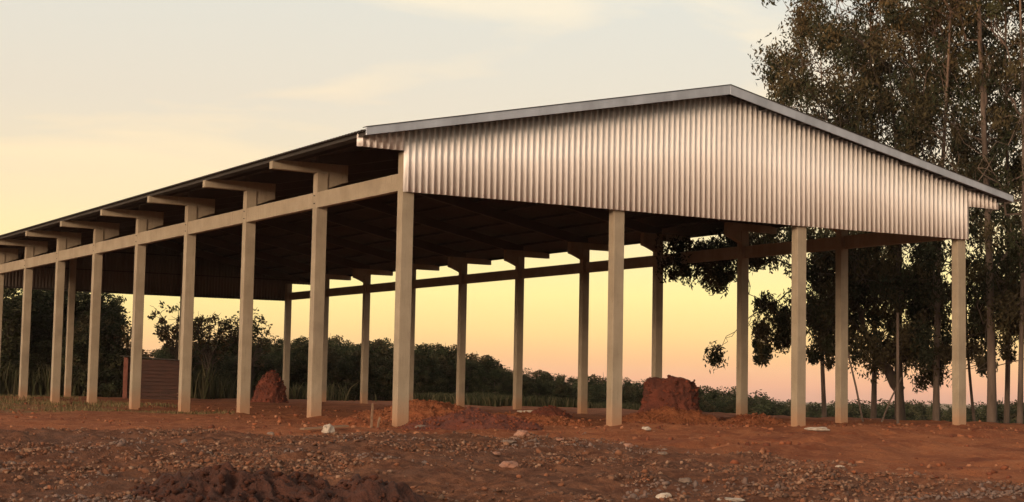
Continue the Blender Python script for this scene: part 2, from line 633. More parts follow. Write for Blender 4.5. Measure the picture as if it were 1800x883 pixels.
# ------------------------------------------------------------------ the open shed
W, DP = 18.345, 50.0
CW, CD = 0.314, 0.261
ZB, ZT, ZS, ZA0, ZA1 = 5.539, 5.946, 5.477, 6.465, 6.665
SL = 0.2037                      # roof slope
OV = 1.30                        # side overhang
Z_EAVE = 6.74                    # underside of the sheet at the eave


def roof_z(x):
    """underside of the roof sheet"""
    return Z_EAVE + SL * (OV + (x if x < W / 2 else W - x))


shed = empty('open_shed', (W / 2, 0, 0))
tag(shed, 'long open-sided concrete shed with gabled metal roof and pale ribbed sheet gable', 'shed')
INV = Matrix.Translation((-W / 2, 0, 0))
shed_parts = []


def sp(o, parent=None):
    """put a mesh built in world coordinates under the shed (or one of its parts)"""
    if parent is None:
        o.data.transform(INV)
        o.parent = shed
    else:
        o.data.transform(INV)
        o.parent = parent
    return o


def column(x0, y0, ztop):
    j = lambda: random.uniform(-0.008, 0.008)
    xx, yy = x0 + j(), y0
    return sp(box('column', xx, xx + CW, yy, yy + CD, -0.6, ztop, M_CONC, None, 0.012))


def bracket(k, side, col):
    y0 = 5 * k + 0.03; y1 = y0 + 0.20
    x0 = -1.25; 
    poly = [(-1.25, ZA0), (-1.25, ZA1), (-1.0, ZA1 + 0.045), (0.90, ZA1 + 0.06), (0.90, 6.27), (0.72, 6.22), (0.36, 6.07), (CW - 0.02, 6.02), (CW - 0.02, ZA0 - 0.03), (0.06, ZA0 - 0.03), (0.06, ZA0)]
    # cantilever arm outwards and haunch plate inwards, one cast piece
    if side: poly = [(W - x, z) for x, z in poly]
    return sp(prism('bracket', poly, y0, y1, M_CONC, None, 0.008), col)


for k in range(11):
    yk = 5.0 * k
    for side in (0, 1):
        x0 = 0 if side == 0 else W - CW
        c = column(x0, yk, ZA0 - 0.004 if 0 < k < 10 else 6.44)
        if 0 < k < 10:
            bracket(k, side, c)
            # two bolt heads where the beams meet
            for zz_ in (ZB + 0.10, ZT - 0.10):
                xa_, xb_ = (-0.022, 0.0) if side == 0 else (W, W + 0.022)
                sp(box('bolt', xa_, xb_, yk + 0.115, yk + 0.145, zz_, zz_ + 0.03, M_DARK), c)
for i in (1, 2):
    xx = (W - CW) * i / 3
    column(xx, 0, roof_z(xx) - 0.3)
    column(xx, DP, roof_z(xx) - 0.3)
for k in range(10):
    for side in (0, 1):
        xa, xb = (0.012, 0.19) if side == 0 else (W - 0.19, W - 0.012)
        sp(box('side_beam', xa, xb, 5.0 * k + CD + 0.006, 5.0 * k + 5 - 0.006, ZB + random.uniform(-.006, .006), ZT + random.uniform(-.006, .006), M_CONC, None, 0.01))
# rafters
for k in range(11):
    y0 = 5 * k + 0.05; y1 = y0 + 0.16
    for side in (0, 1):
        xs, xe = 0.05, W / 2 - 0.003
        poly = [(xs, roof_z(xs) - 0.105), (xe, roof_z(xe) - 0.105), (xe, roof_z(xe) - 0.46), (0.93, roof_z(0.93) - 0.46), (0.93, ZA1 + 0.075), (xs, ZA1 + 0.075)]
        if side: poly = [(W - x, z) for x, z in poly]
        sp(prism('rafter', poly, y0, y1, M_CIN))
# purlins (run the length of the shed, just under the sheet)
for i in range(9):
    x = -1.22 + i * (W / 2 - 0.15 + 1.22) / 8
    for side in (0, 1):
        zz = roof_z(x)
        poly = [(x, zz - 0.10), (x + 0.05, zz - 0.09), (x + 0.05, zz - 0.004), (x, zz - 0.013)]
        if side: poly = [(W - a, b) for a, b in poly]
        sp(prism('purlin', poly, -0.52, DP + 0.75, M_DARK))
# corrugated sheets: trapezoid profile
PIT = 0.17


def profile(L0, L1):
    """positions along the wall and their offsets"""
    s, h = [], []
    x = L0
    while x < L1:
        for a, b in ((0.0, 0), (0.102, 0), (0.121, 1), (0.150, 1)):
            s.append(x + a); h.append(b)
        x += PIT
    s = np.array(s); h = np.array(h, float)
    k = s <= L1
    s, h = s[k], h[k]
    s = np.append(s, L1); h = np.append(h, 0.0)
    return s, h


def roof_sheet(side):
    s, h = profile(-0.6, DP + 0.85)
    V = []
    xs = [-OV - 0.03, W / 2]
    for x in xs:
        zu = Z_EAVE + SL * (OV + x)
        V.append(np.stack([np.full_like(s, x if side == 0 else W - x), s, zu + 0.004 + 0.03 * h], -1))
    n = len(s)
    V = np.concatenate(V)
    i = np.arange(n - 1)
    Fq = np.stack([i, i + 1, i + n + 1, i + n], -1)
    if side == 0: Fq = Fq[:, ::-1]
    o = link('roof_sheet', arr_mesh('roof_sheet', V, Fq), M_ROOF)
    m = o.modifiers.new('thickness', 'SOLIDIFY'); m.thickness = 0.004; m.offset = 1
    return sp(o)


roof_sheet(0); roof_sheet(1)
zr = roof_z(W / 2)
sp(prism('ridge_cap', [(W / 2 - 0.3, zr - 0.008 + 0.0), (W / 2, zr + 0.055), (W / 2 + 0.3, zr - 0.008), (W / 2 + 0.3, zr + 0.002), (W / 2, zr + 0.068), (W / 2 - 0.3, zr + 0.002)], -0.55, DP + 0.8, M_FASC))


def cladding(yw, outward, mat=None):
    s, h = profile(-1.25, W + 1.25)
    seam = (np.floor((s + 1.25) / 1.02) % 2) * 0.0015
    cols = []
    Vb, Vt = [], []
    # shoulder cut-outs: split into three runs
    V, Fq, off = [], [], 0
    for a, b, zb in ((-1.25, -0.03, 6.445), (-0.03, W + 0.03, ZS), (W + 0.03, W + 1.25, 6.445)):
        k = (s > a + 1e-4) & (s < b - 1e-4)
        ss = np.concatenate([[a], s[k], [b]])
        hh = np.interp(ss, s, h)
        top = np.array([roof_z(v) - 0.012 for v in ss])
        yy = yw - outward * 0.0 + outward * 0.050 * hh + outward * np.interp(ss, s, seam)
        # small random wave of the lower edge from sheet to sheet
        zbv = zb + 0.010 * (np.sin(np.floor((ss + 1.25) / 1.02) * 12.9898) )
        bot = np.stack([ss, yy, zbv], -1); tp = np.stack([ss, yy, top], -1)
        n = len(ss)
        V += [bot, tp]
        i = np.arange(n - 1) + off
        Fq.append(np.stack([i, i + 1, i + n + 1, i + n], -1)); off += 2 * n
    o = link('gable_cladding', arr_mesh('gable_cladding', np.concatenate(V), np.concatenate(Fq)), mat or M_CLAD)
    m = o.modifiers.new('thickness', 'SOLIDIFY'); m.thickness = 0.003; m.offset = 0
    return sp(o)


cladding(-0.085, -1)
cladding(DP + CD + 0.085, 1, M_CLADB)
# girts behind the cladding
for yw0, yw1 in ((-0.075, -0.006), (DP + CD + 0.006, DP + CD + 0.075)):
    for z in (5.50, 6.62, 7.6):
        inset = -0.0 if z < 6.5 else max(0, (z - 6.66) / SL - OV) + 0.25
        if z == 6.62: inset = -1.2 + 0.0
        sp(box('girt', inset if z != 5.50 else 0.0, W - (inset if z != 5.50 else 0.0), yw0, yw1, z, z + 0.08 if z != 6.62 else z + 0.05, M_DARK))
# corner end of the beam line and the small corner trim
# fascia flashing along the gables
for ya, yb in ((-0.64, -0.605), (DP + 0.865, DP + 0.90)):
    for side in (0, 1):
        e = -OV + 0.02
        zt = lambda x: Z_EAVE + SL * (OV + x) + 0.075
        poly = [(e, zt(e)), (W / 2 - 0.002, zt(W / 2)), (W / 2 - 0.002, zt(W / 2) - 0.245), (e, zt(e) - 0.185)]
        if side: poly = [(W - x, z) for x, z in poly]
        f = sp(prism('fascia', poly, ya, yb, M_FASC, None, 0.004))
        poly = [(e, zt(e) + 0.003), (W / 2 - 0.002, zt(W / 2) + 0.003), (W / 2 - 0.002, zt(W / 2) + 0.018), (e, zt(e) + 0.018)]
        if side: poly = [(W - x, z) for x, z in poly]
        sp(prism('flashing', poly, ya - 0.02, yb + 0.16 if ya < 0 else yb + 0.02, M_DARK), f)

ico_v = []
phi = (1 + 5 ** 0.5) / 2
for a, b in ((-1, phi), (1, phi), (-1, -phi), (1, -phi)):
    ico_v.append((a, b, 0))
for a, b in ((-1, phi), (1, phi), (-1, -phi), (1, -phi)):
    ico_v.append((0, a, b))
for a, b in ((-1, phi), (1, phi), (-1, -phi), (1, -phi)):
    ico_v.append((b, 0, a))
ICO = np.array(ico_v, float); ICO /= np.linalg.norm(ICO[0])
ICF = np.array([(0, 11, 5), (0, 5, 1), (0, 1, 7), (0, 7, 10), (0, 10, 11), (1, 5, 9), (5, 11, 4), (11, 10, 2), (10, 7, 6), (7, 1, 8),
                (3, 9, 4), (3, 4, 2), (3, 2, 6), (3, 6, 8), (3, 8, 9), (4, 9, 5), (2, 4, 11), (6, 2, 10), (8, 6, 7), (9, 8, 1)])


def stones(name, P, S, C, sink=0.2):
    n = len(P)
    sc = rng.uniform(0.5, 1.5, (n, 1, 3)) * np.array([1, 1, 0.75])
    V = ICO[None] * (1 + rng.uniform(-0.36, 0.36, (n, 12, 1))) * sc * S[:, None, None]
    a = rng.uniform(0, 2 * np.pi, n); b = rng.uniform(-0.5, 0.5, n)
    ca, sa, cb, sb = np.cos(a), np.sin(a), np.cos(b), np.sin(b)
    x, y, z = V[..., 0], V[..., 1], V[..., 2]
    y2 = y * cb[:, None] - z * sb[:, None]; z2 = y * sb[:, None] + z * cb[:, None]
    x3 = x * ca[:, None] - y2 * sa[:, None]; y3 = x * sa[:, None] + y2 * ca[:, None]
    V = np.stack([x3, y3, z2], -1) + P[:, None, :]
    V[..., 2] += (S * (0.5 - sink))[:, None]
    Fq = (ICF[None] + (np.arange(n) * 12)[:, None, None]).reshape(-1, 3)
    T = np.repeat(C, 12, axis=0)
    return arr_mesh(name, V.reshape(-1, 3), Fq, T)


# ------------------------------------------------------------------ heaps, mounds
def heap(name, x, y, rx, ry, h, mat, seed, rot=0.0, power=1.6, rough=0.12, n=90, flat=None, sink=0.06, smooth=True):
    t = np.linspace(-1.25, 1.25, n)
    A, B = np.meshgrid(t, t, indexing='ij')
    nz = fbm(A * 3 + seed, B * 3 - seed, 1.0, 3, 0.55)
    r = np.hypot(A, B) * (1 + 0.22 * nz)
    prof = np.clip(1 - r ** power, 0, 1) if power > 0 else 0
    if flat is not None:
        prof = sstep(1.0, flat, r)
    else:
        prof = prof ** 1.15
    f1 = fbm(A * rx + seed * 3, B * ry, 2.2, 4, 0.55)
    f2 = 0.9 - 3.2 * np.abs(fbm(A * rx + seed * 7, B * ry + 3, 6.5, 2, 0.5))
    hz = h * prof + (rough * f1 + rough * 0.45 * f2) * (0.25 + prof) * (prof > 0.0)
    hz = np.where(prof <= 0.0, -0.03, hz)
    c, s_ = math.cos(rot), math.sin(rot)
    wx = A * rx * c - B * ry * s_; wy = A * rx * s_ + B * ry * c
    z0 = gz(x, y)
    G = surf(x + wx, y + wy) - z0 - 0.01
    Zh = np.where(prof <= 0, G - sink - 0.1, G + hz)
    ii = np.arange(n * n).reshape(n, n)
    Fq = np.stack([ii[:-1, :-1], ii[1:, :-1], ii[1:, 1:], ii[:-1, 1:]], -1).reshape(-1, 4)
    keep = (prof.reshape(-1)[Fq] > -1).all(1) & (np.hypot(A, B).reshape(-1)[Fq].max(1) < 1.24)
    me = arr_mesh(name, np.stack([wx, wy, Zh], -1).reshape(-1, 3), Fq[keep])
    o = link(name, me, mat, smooth=smooth)
    o.location = (x, y, z0)
    # loose clods lying on its skin
    q = np.flatnonzero((prof.ravel() > 0.03) & (hz.ravel() > 0.01))
    nc = int(min(1600, 230 * rx * ry * 3.14))
    q = rng.choice(q, min(nc, len(q)), replace=False)
    Pq = np.stack([wx.ravel()[q], wy.ravel()[q], Zh.ravel()[q]], -1) + np.append(rng.normal(size=(len(q), 2)) * 0.01, np.zeros((len(q), 1)), 1)
    Sq = 0.008 + 0.040 * rng.random(len(q)) ** 3.2
    base_c = {'damp_red_soil': (0.065, 0.023, 0.014), 'packed_red_earth': (0.17, 0.05, 0.026)}.get(mat.name, (0.22, 0.078, 0.036))
    Cq = np.array(base_c) * rng.uniform(0.6, 1.05, (len(q), 1))
    c_ = link('loose_clods', stones('loose_clods', Pq, Sq, Cq), M_STONE, o)
    c_['kind'] = 'stuff'
    return o


def at_heap(px, D): return on_x(px, D)


M_HEAPD = mat_simple('damp_red_soil', (0.035, 0.012, 0.008), (0.11, 0.036, 0.020), 3.5, 0.95, (1, 1, 1), 1.0, 0.08)
YAW = math.atan2(FWD[0], FWD[1])
ROT = -YAW                                   # heaps stretched across the view
x, y = at_heap(755, 43.5)
tag(heap('dirt_heap', x, y, 2.3, 1.5, 0.52, M_HEAP, 1.3, ROT, 1.6, 0.11, 120), 'broad low heap of orange earth behind the nearest corner column', 'dirt heap', 'heaps of loose earth')
x, y = at_heap(905, 42.5)
tag(heap('dirt_heap', x, y, 2.2, 1.2, 0.32, M_HEAP, 9.3, ROT, 1.6, 0.11, 90), 'low orange earth ridge running right from the broad heap behind the corner column', 'dirt heap', 'heaps of loose earth')
x, y = at_heap(830, 35.5)
tag(heap('dirt_heap', x, y, 1.6, 0.9, 0.40, M_MOUND, 4.7, ROT, 1.5, 0.09, 100), 'darker red heap of fine earth in front of the corner column, right of its foot', 'dirt heap', 'heaps of loose earth')
x, y = at_heap(968, 53.0)
tag(heap('dirt_heap', x, y, 0.8, 0.6, 0.36, M_MOUND, 6.1, ROT, 1.6, 0.06, 60), 'small dark red heap between two far columns beside a white slab', 'dirt heap', 'heaps of loose earth')
x, y = at_heap(1328, 48.0)
tag(heap('dirt_heap', x, y, 1.35, 0.8, 0.26, M_HEAP, 2.9, ROT, 1.6, 0.08, 70), 'flat heap of red earth at the foot of a right-hand back column', 'dirt heap', 'heaps of loose earth')
x, y = at_heap(640, 37.5)
tag(heap('dirt_heap', x, y, 1.3, 0.8, 0.27, M_HEAP, 8.8, ROT, 1.4, 0.10, 80), 'low lumpy heap of orange earth left of the nearest corner column around thin stakes', 'dirt heap', 'heaps of loose earth')
x, y = at_heap(455, 17.0)
tag(heap('dirt_heap', x, y, 1.40, 0.9, 0.31, M_HEAPD, 3.1, ROT, 2.2, 0.13, 190), 'dark lumpy heap of turned earth at the bottom edge of the view', 'dirt heap', 'dark heaps of turned earth in the foreground')
x, y = at_heap(660, 17.0)
tag(heap('dirt_heap', x, y, 0.70, 0.55, 0.34, M_HEAPD, 5.1, ROT, 1.9, 0.09, 110), 'smaller dark heap of turned earth touching the right side of the foreground heap', 'dirt heap', 'dark heaps of turned earth in the foreground')


def earth_block(name, px, D, wb, wt, h, seed, mat, label, jag=0.05, tiltx=0.0, round_top=0.0):
    """a steep-sided standing mass of packed earth: rings with broken outline"""
    x, y = on_x(px, D)
    na, nr = 96, 44
    V = []
    for k in range(nr):
        t = k / (nr - 1)
        w = wb + (wt - wb) * (t ** (0.8 if round_top == 0 else 1.0))
        if round_top: w = wb * (1 - t ** 2.8) ** 0.65 + 0.02
        z = h * t
        a = np.linspace(0, 2 * np.pi, na, endpoint=False)
        sq = 1.0 / np.maximum(np.abs(np.cos(a)), np.abs(np.sin(a))) ** (0.55 if round_top == 0 else 0.0)
        lump = 1 + 0.05 * fbm(a * 9 + seed, a * 0 + t * 14, 1.0, 3, 0.7) + 0.12 * fbm(np.cos(a) * 1.6 + seed, np.sin(a) * 1.6 + t * 1.3, 1.3, 4, 0.6) + jag * fbm(a * 3 + seed, a * 0 + t * 5, 3.0, 3, 0.6)
        r = w / 2 * sq * lump
        cx = np.cos(a) * r + tiltx * t; cy = np.sin(a) * r * 0.8
        V.append(np.stack([cx, cy, np.full(na, z - 0.15)], -1))
    # top surface
    last = V[-1]
    for q in (0.8, 0.55, 0.3, 0.05):
        c = last.mean(0)
        rr = c + (last - c) * q
        rr[:, 2] = last[:, 2] + 0.05 * fbm(rr[:, 0] * 4 + seed, rr[:, 1] * 4, 1.5, 3)
        V.append(rr)
    V = np.concatenate(V)
    # crumbled faces: lumps, ledges and gullies
    aa = np.arctan2(V[:, 1], V[:, 0])
    f_ = fbm(aa * 1.7 + seed * 3, V[:, 2] * 1.6, 1.3, 4, 0.62) * 0.20 + np.abs(fbm(aa * 3.2 + seed, V[:, 2] * 0.5, 1.8, 3)) * -0.16 + fbm(aa * 7, V[:, 2] * 7, 1.3, 2) * 0.05
    f_ = f_ * (0.55 if round_top else 1.0)
    f_ = f_ + 0.22 * np.exp(-np.maximum(V[:, 2], 0) / 0.22)
    V[:, 0] *= 1 + f_; V[:, 1] *= 1 + f_
    # break up the rim heights
    rim = (V[:, 2] > h - 0.45)
    V[:, 2] += np.where(rim, (0.17 if not round_top else 0.05) * fbm(V[:, 0] * 2.0 + seed, V[:, 1] * 2.0, 1.0, 4, 0.65) - (0.10 * sstep(0.1, 0.7, V[:, 0]) if not round_top else 0), 0)
    m = nr + 4
    ii = np.arange(m * na).reshape(m, na)
    jn = np.roll(ii, -1, axis=1)
    Fq = np.stack([ii[:-1], jn[:-1], jn[1:], ii[1:]], -1).reshape(-1, 4)
    o = link(name, arr_mesh(name, V, Fq), mat)
    o.location = (x, y, gz(x, y))
    o.rotation_euler = (0, 0, ROT)
    q = rng.choice(len(V), 500)
    c_ = link('loose_clods', stones('loose_clods', V[q], 0.02 + 0.05 * rng.random(500) ** 2, np.array((0.13, 0.036, 0.02)) * rng.uniform(0.5, 1.3, (500, 1))), M_STONE, o)
    c_['kind'] = 'stuff'
    tag(o, label, 'earth mound', 'standing mounds of packed red earth')
    return o


earth_block('earth_mound', 1176, 50.5, 1.9, 1.38, 1.40, 2.2, M_MOUND, 'tall steep-sided flat-topped block of dark red earth in front of a far column')
earth_block('earth_mound', 473, 79, 1.42, 0.3, 1.62, 6.2, M_MOUND, 'pointed cone of dark red earth beside the back corner column', 0.07, 0.1, 1.0)
x, y = at_heap(1176, 49.8)
tag(heap('dirt_heap', x, y, 2.0, 1.2, 0.46, M_HEAP, 12.2, ROT, 1.3, 0.09, 90), 'skirt of loose red earth spilled round the foot of the flat-topped earth block', 'dirt heap', 'heaps of loose earth')

# ------------------------------------------------------------------ loose stones and clods
def scatter(n, dmin, dmax, pmin=-60, pmax=1860):
    px = rng.uniform(pmin, pmax, n)
    D = np.sqrt(rng.uniform(dmin ** 2, dmax ** 2, n))
    a = math.atan2(FWD[0], FWD[1]) + np.arctan((px - 900) / FPX)
    return CAM[0] + D * np.sin(a), CAM[1] + D * np.cos(a), D


x, y, D = scatter(190000, 12.5, 36)
gmv = gravel_mask(x, y)
clump = fbm(x, y, 0.9, 3)
keep = rng.random(len(x)) < gmv * np.clip(0.26 + 1.3 * clump + 0.5 * fbm(x, y, 3.1, 2), 0.02, 1)
x, y = x[keep], y[keep]
n = len(x)
S = 0.009 + 0.026 * rng.random(n) ** 2.2 + 0.03 * (rng.random(n) > 0.992)
P = np.stack([x, y, surf(x, y)], -1)
palette = np.array([(0.17, 0.078, 0.045), (0.20, 0.105, 0.066), (0.13, 0.065, 0.042), (0.19, 0.078, 0.042), (0.25, 0.15, 0.10), (0.10, 0.058, 0.043), (0.16, 0.07, 0.04), (0.15, 0.078, 0.05)])
cc = palette[rng.integers(0, len(palette), n)] * rng.uniform(0.7, 1.2, (n, 1))
gp = (fbm(x, y, 0.7, 3) > 0.22)[:, None]
cc = np.where(gp, cc * 0.45 + np.array([0.075, 0.06, 0.055]) * rng.uniform(0.6, 1.5, (n, 1)), cc)
o = link('gravel', stones('gravel', P, S, cc), M_STONE)
tag(o, 'loose brown and grey gravel spread over the foreground', None, None, 'stuff')

x, y, D = scatter(60000, 14, 62)
gmv = gravel_mask(x, y)
zone = sstep(0.1, 0.55, fbm(x, y, 0.45, 4) + 0.15) * 0.25 + 0.9 * sstep(8, 1.5, np.abs(y - 0.5)) * sstep(-4, 1, x) * sstep(24, 15, x) * np.clip(0.35 + fbm(x, y, 0.8, 3), 0, 1) + 0.03
zone *= (1 - gmv) * 0.6
zone *= np.where(x > 19, 0.35, 1)
keep = rng.random(len(x)) < zone
x, y, D = x[keep], y[keep], D[keep]
n = len(x)
S = 0.010 + 0.055 * rng.random(n) ** 4.0
P = np.stack([x, y, surf(x, y)], -1)
palette = np.array([(0.21, 0.072, 0.034), (0.24, 0.09, 0.043), (0.17, 0.055, 0.027), (0.29, 0.13, 0.07), (0.13, 0.042, 0.023)])
cc = palette[rng.integers(0, len(palette), n)] * rng.uniform(0.75, 1.15, (n, 1))
o = link('earth_clods', stones('earth_clods', P, S, cc), M_STONE)
tag(o, 'loose red earth clods strewn under and before the shed', None, None, 'stuff')


def rock(px, py, size, mat, label, flat=0.75, cat='stone', name='rock', group='single stones lying on the earth', elong=1.3, D=None):
    # where the sight line meets the ground
    if D is None:
        r = ray(px, py)
        D = 15.0
        while D < 70:
            p = at(px, py, D)
            if p[2] < gz(p[0], p[1]): break
            D += 0.1
        if D >= 69: D = 50
    p = at(px, py, D)
    bm = bmesh.new()
    size = size * (1.0 if py < 765 else 0.72)
    bmesh.ops.create_icosphere(bm, subdivisions=3, radius=size / 2)
    sd_ = random.uniform(0, 50)
    for v in bm.verts:
        c = v.co.normalized()
        k = 1 + 0.38 * mnoise.noise(c * 1.5 + Vector((sd_, 0, 0))) + 0.12 * mnoise.noise(c * 5 + Vector((0, sd_, 0)))
        v.co = v.co * k
        v.co.x *= elong; v.co.z *= flat
        if v.co.z < -size * 0.2: v.co.z = -size * 0.2
    me = bpy.data.meshes.new(name)
    bm.to_mesh(me); bm.free()
    o = link(name, me, mat)
    o.location = (p[0], p[1], gz(p[0], p[1]) + size * 0.14)
    o.rotation_euler = (0, 0, ROT + random.uniform(-0.5, 0.5))
    tag(o, label, cat, group)
    return o


M_PINK = mat_simple('pink_stone', (0.22, 0.10, 0.065), (0.36, 0.20, 0.14), 6.0, 0.9)
M_GREYST = mat_simple('grey_stone', (0.12, 0.08, 0.06), (0.22, 0.16, 0.125), 6.0, 0.9)
rock(577, 762, 0.27, M_WHITE, 'rounded whitish stone standing beside the second column from the corner', 0.95, elong=0.8)
rock(917, 767, 0.30, M_PINK, 'pinkish angular stone on the red earth right of the corner column', 0.75)
rock(893, 783, 0.22, M_GREYST, 'flattish dull stone just below the pinkish angular one', 0.5, elong=1.5)
rock(1136, 756, 0.17, M_WHITE, 'small white stone left of the flat-topped earth block foot', 0.6)
rock(1438, 758, 0.26, M_WHITE, 'long pale stone by the foot of the third front column', 0.4, elong=2.2)
rock(1476, 823, 0.12, M_WHITE, 'small white chip alone on the smooth red soil at right', 0.45, elong=1.6)
rock(1168, 878, 0.20, M_WHITE, 'pale greenish stone at the bottom edge right of centre', 0.7, elong=1.2)
rock(1282, 884, 0.22, M_WHITE, 'flat pale stone cut by the bottom edge at right', 0.35, elong=2.0)
rock(872, 800, 0.14, M_PINK, 'small pink stone in the middle between dark heap and gravel', 0.6)
rock(985, 776, 0.13, M_PINK, 'small pink stone left of the middle front column foot', 0.6)
rock(1103, 788, 0.22, M_PINK, 'orange-pink lump below the middle front column', 0.6)
rock(895, 822, 0.27, M_PINK, 'orange lump of stone at the upper edge of the gravel', 0.6, elong=1.4)
rock(1165, 800, 0.17, M_GREYST, 'greyish stone on the gravel below the earth block', 0.6)
rock(1205, 850, 0.18, M_GREYST, 'greyish stone deeper in the gravel near the bottom right', 0.6)
rock(475, 765, 0.16, M_GREYST, 'grey stone on the track edge below the left columns', 0.6)
rock(745, 755, 0.24, M_GREYST, 'grey broken concrete lump at the right foot of the corner column', 0.5, elong=1.6)

# planks, slab, stakes
def plank(name, px, py, D, L, wd, th, rz, label, mat, cat, tilt=0.0, dz=0.0, group=None):
    p = at(px, py, D)
    x, y = float(p[0]), float(p[1])
    bm = bmesh.new()
    box_bm(bm, -L / 2, L / 2, -wd / 2, wd / 2, 0, th)
    bmesh.ops.subdivide_edges(bm, edges=[e for e in bm.edges if abs((e.verts[0].co - e.verts[1].co).x) > L * .5], cuts=8, use_grid_fill=True)
    for v in bm.verts: v.co.z += 0.02 * math.sin(v.co.x * 2.1) ; v.co.y += 0.006 * math.sin(v.co.x * 5)
    me = bpy.data.meshes.new(name); bm.to_mesh(me); bm.free()
    o = link(name, me, mat)
    o.location = (x, y, gz(x, y) + dz)
    o.rotation_euler = (0, tilt, ROT + rz)
    return tag(o, label, cat, group)


plank('wooden_plank', 570, 769, 33.6, 1.0, 0.20, 0.035, 0.55, 'dark flat plank lying on the ground near the whitish stone', M_WOOD, 'plank', -0.03, 0.06)
plank('concrete_slab', 925, 722, 55.0, 0.62, 0.30, 0.10, 0.0, 'small white slab lying behind the far columns', M_WHITE, 'slab', 0, 0.02)


def stake(px, D, h, r, lean, label, mat=M_WOOD, group='thin wooden stakes by the near corner', name='wooden_stake', cat='stake', square=True):
    x, y = on_x(px, D)
    V, Fq = tubes([([(0, 0, -0.2), (lean * .5, 0, h * .5), (lean, 0, h)], [r, r * 0.95, r * 0.85])], 4 if square else 8)
    top = [V[-(4 if square else 8):].mean(0)]
    V = np.concatenate([V, top]); k = 4 if square else 8
    base = len(V) - 1 - k
    cap = np.array([[base + i, base + (i + 1) % k, len(V) - 1, len(V) - 1] for i in range(k)])
    me = bpy.data.meshes.new(name)
    me.from_pydata([tuple(v) for v in V], [], [tuple(f) for f in Fq] + [tuple(f[:3]) for f in cap])
    o = link(name, me, mat)
    o.location = (x, y, gz(x, y)); o.rotation_euler = (0, 0, ROT)
    return tag(o, label, cat, group)


stake(654, 35.2, 0.52, 0.030, 0.02, 'taller thin wooden stake just left of the corner column')
stake(664, 34.6, 0.24, 0.025, 0.06, 'short leaning wooden peg between the taller stake and the corner column')
PG = 'poles standing under the big trees'
stake(1519, 56, 2.3, 0.035, -0.55, 'thin pale pole leaning left under the big trees', M_BARK, PG, 'wooden_pole', 'pole', False)
stake(1578, 55, 3.6, 0.05, 0.0, 'straight pale pole in front of the dark forked trunk', M_BARK, PG, 'wooden_pole', 'pole', False)
stake(1545, 55.5, 1.5, 0.03, 0.75, 'short stick leaning right against the straight pale pole', M_BARK, PG, 'wooden_pole', 'pole', False)

# ------------------------------------------------------------------ wooden hut at the back
hx, hy = on_x(270, 84)
hut = empty('wooden_hut', (hx, hy, gz(hx, hy)), ROT + math.radians(8))
tag(hut, 'small red-brown board hut behind the left columns', 'hut')


def boards(name, x0, x1, y0, y1, z0, z1, horiz, parent, mat, n=9):
    bm = bmesh.new()
    for i in range(n):
        a = z0 + (z1 - z0) * i / n; b = z0 + (z1 - z0) * (i + 1) / n - 0.022
        q = random.uniform(-0.018, 0.018)
        box_bm(bm, x0, x1, y0 + q, y1 + q, a, b)
    me = bpy.data.meshes.new(name); bm.to_mesh(me); bm.free()
    return link(name, me, mat, parent)


boards('front_wall', -1.3, 1.3, -0.9, -0.86, 0, 2.0, True, hut, M_SHED, 11)
boards('side_wall', -1.34, -1.30, -0.9, 0.9, 0, 2.0, True, hut, M_SHED, 11)
boards('side_wall', 1.3, 1.34, -0.9, 0.9, 0, 1.9, True, hut, M_SHED, 11)
boards('back_wall', -1.3, 1.3, 0.86, 0.9, 0, 1.9, True, hut, M_SHED, 11)
M_REDP = mat_simple('red_post', (0.13, 0.04, 0.025), (0.2, 0.07, 0.045), 4, 0.8)
for px_, py_ in ((-1.40, -0.98), (1.36, -0.98)):
    box('corner_post', px_ - 0.02, px_ + 0.12 + (0.08 if px_ < 0 else 0), py_ - .02, py_ + 0.08, -0.2, 2.06 if px_ < 0 else 1.9, M_REDP if px_ < 0 else M_SHED, hut, 0.01)
prism('roof', [(-1.6, 2.12), (1.6, 1.94), (1.6, 1.98), (-1.6, 2.16)], -1.15, 1.1, M_DARK, hut)

# ------------------------------------------------------------------ foliage
def leaf_quads(P, Dn, L, Wd):
    """P centres, Dn leaf directions (n,3), L length (n), Wd width"""
    n = len(P)
    rv = rng.normal(size=(n, 3))
    A = np.cross(Dn, rv); A /= np.linalg.norm(A, axis=1)[:, None] + 1e-9
    a = Dn * (L / 2)[:, None]; b = A * (Wd / 2)[:, None]
    V = np.stack([P - a, P + b - a * 0.1, P + a, P - b - a * 0.1], 1).reshape(-1, 3)
    F = np.arange(4 * n).reshape(n, 4)
    return V, F


def clump_leaves(centers, radii, per, L=(0.14, 0.24), Wd=0.05, droop=0.7, cols=None, zs=1.0):
    """leaves on the shell and inside of little clumps"""
    C = np.repeat(centers, per, axis=0); Rr = np.repeat(radii, per)
    n = len(C)
    d = rng.normal(size=(n, 3)); d /= np.linalg.norm(d, axis=1)[:, None]
    r = rng.random(n) ** 0.45
    P = C + d * (Rr * r)[:, None] * np.array([1, 1, zs])
    Dn = rng.normal(size=(n, 3)); Dn[:, 2] = Dn[:, 2] * 0.6 - droop * 1.4
    Dn /= np.linalg.norm(Dn, axis=1)[:, None]
    Ln = rng.uniform(L[0], L[1], n)
    V, F = leaf_quads(P, Dn, Ln, Wd * rng.uniform(0.6, 1.4, n))
    ci = rng.integers(0, len(cols), len(centers))
    cb = np.asarray(cols)[ci] * rng.uniform(0.7, 1.3, (len(centers), 1))
    T = np.repeat(np.repeat(cb, per, axis=0) * rng.uniform(0.75, 1.25, (n, 1)), 4, axis=0)
    return V, F, T


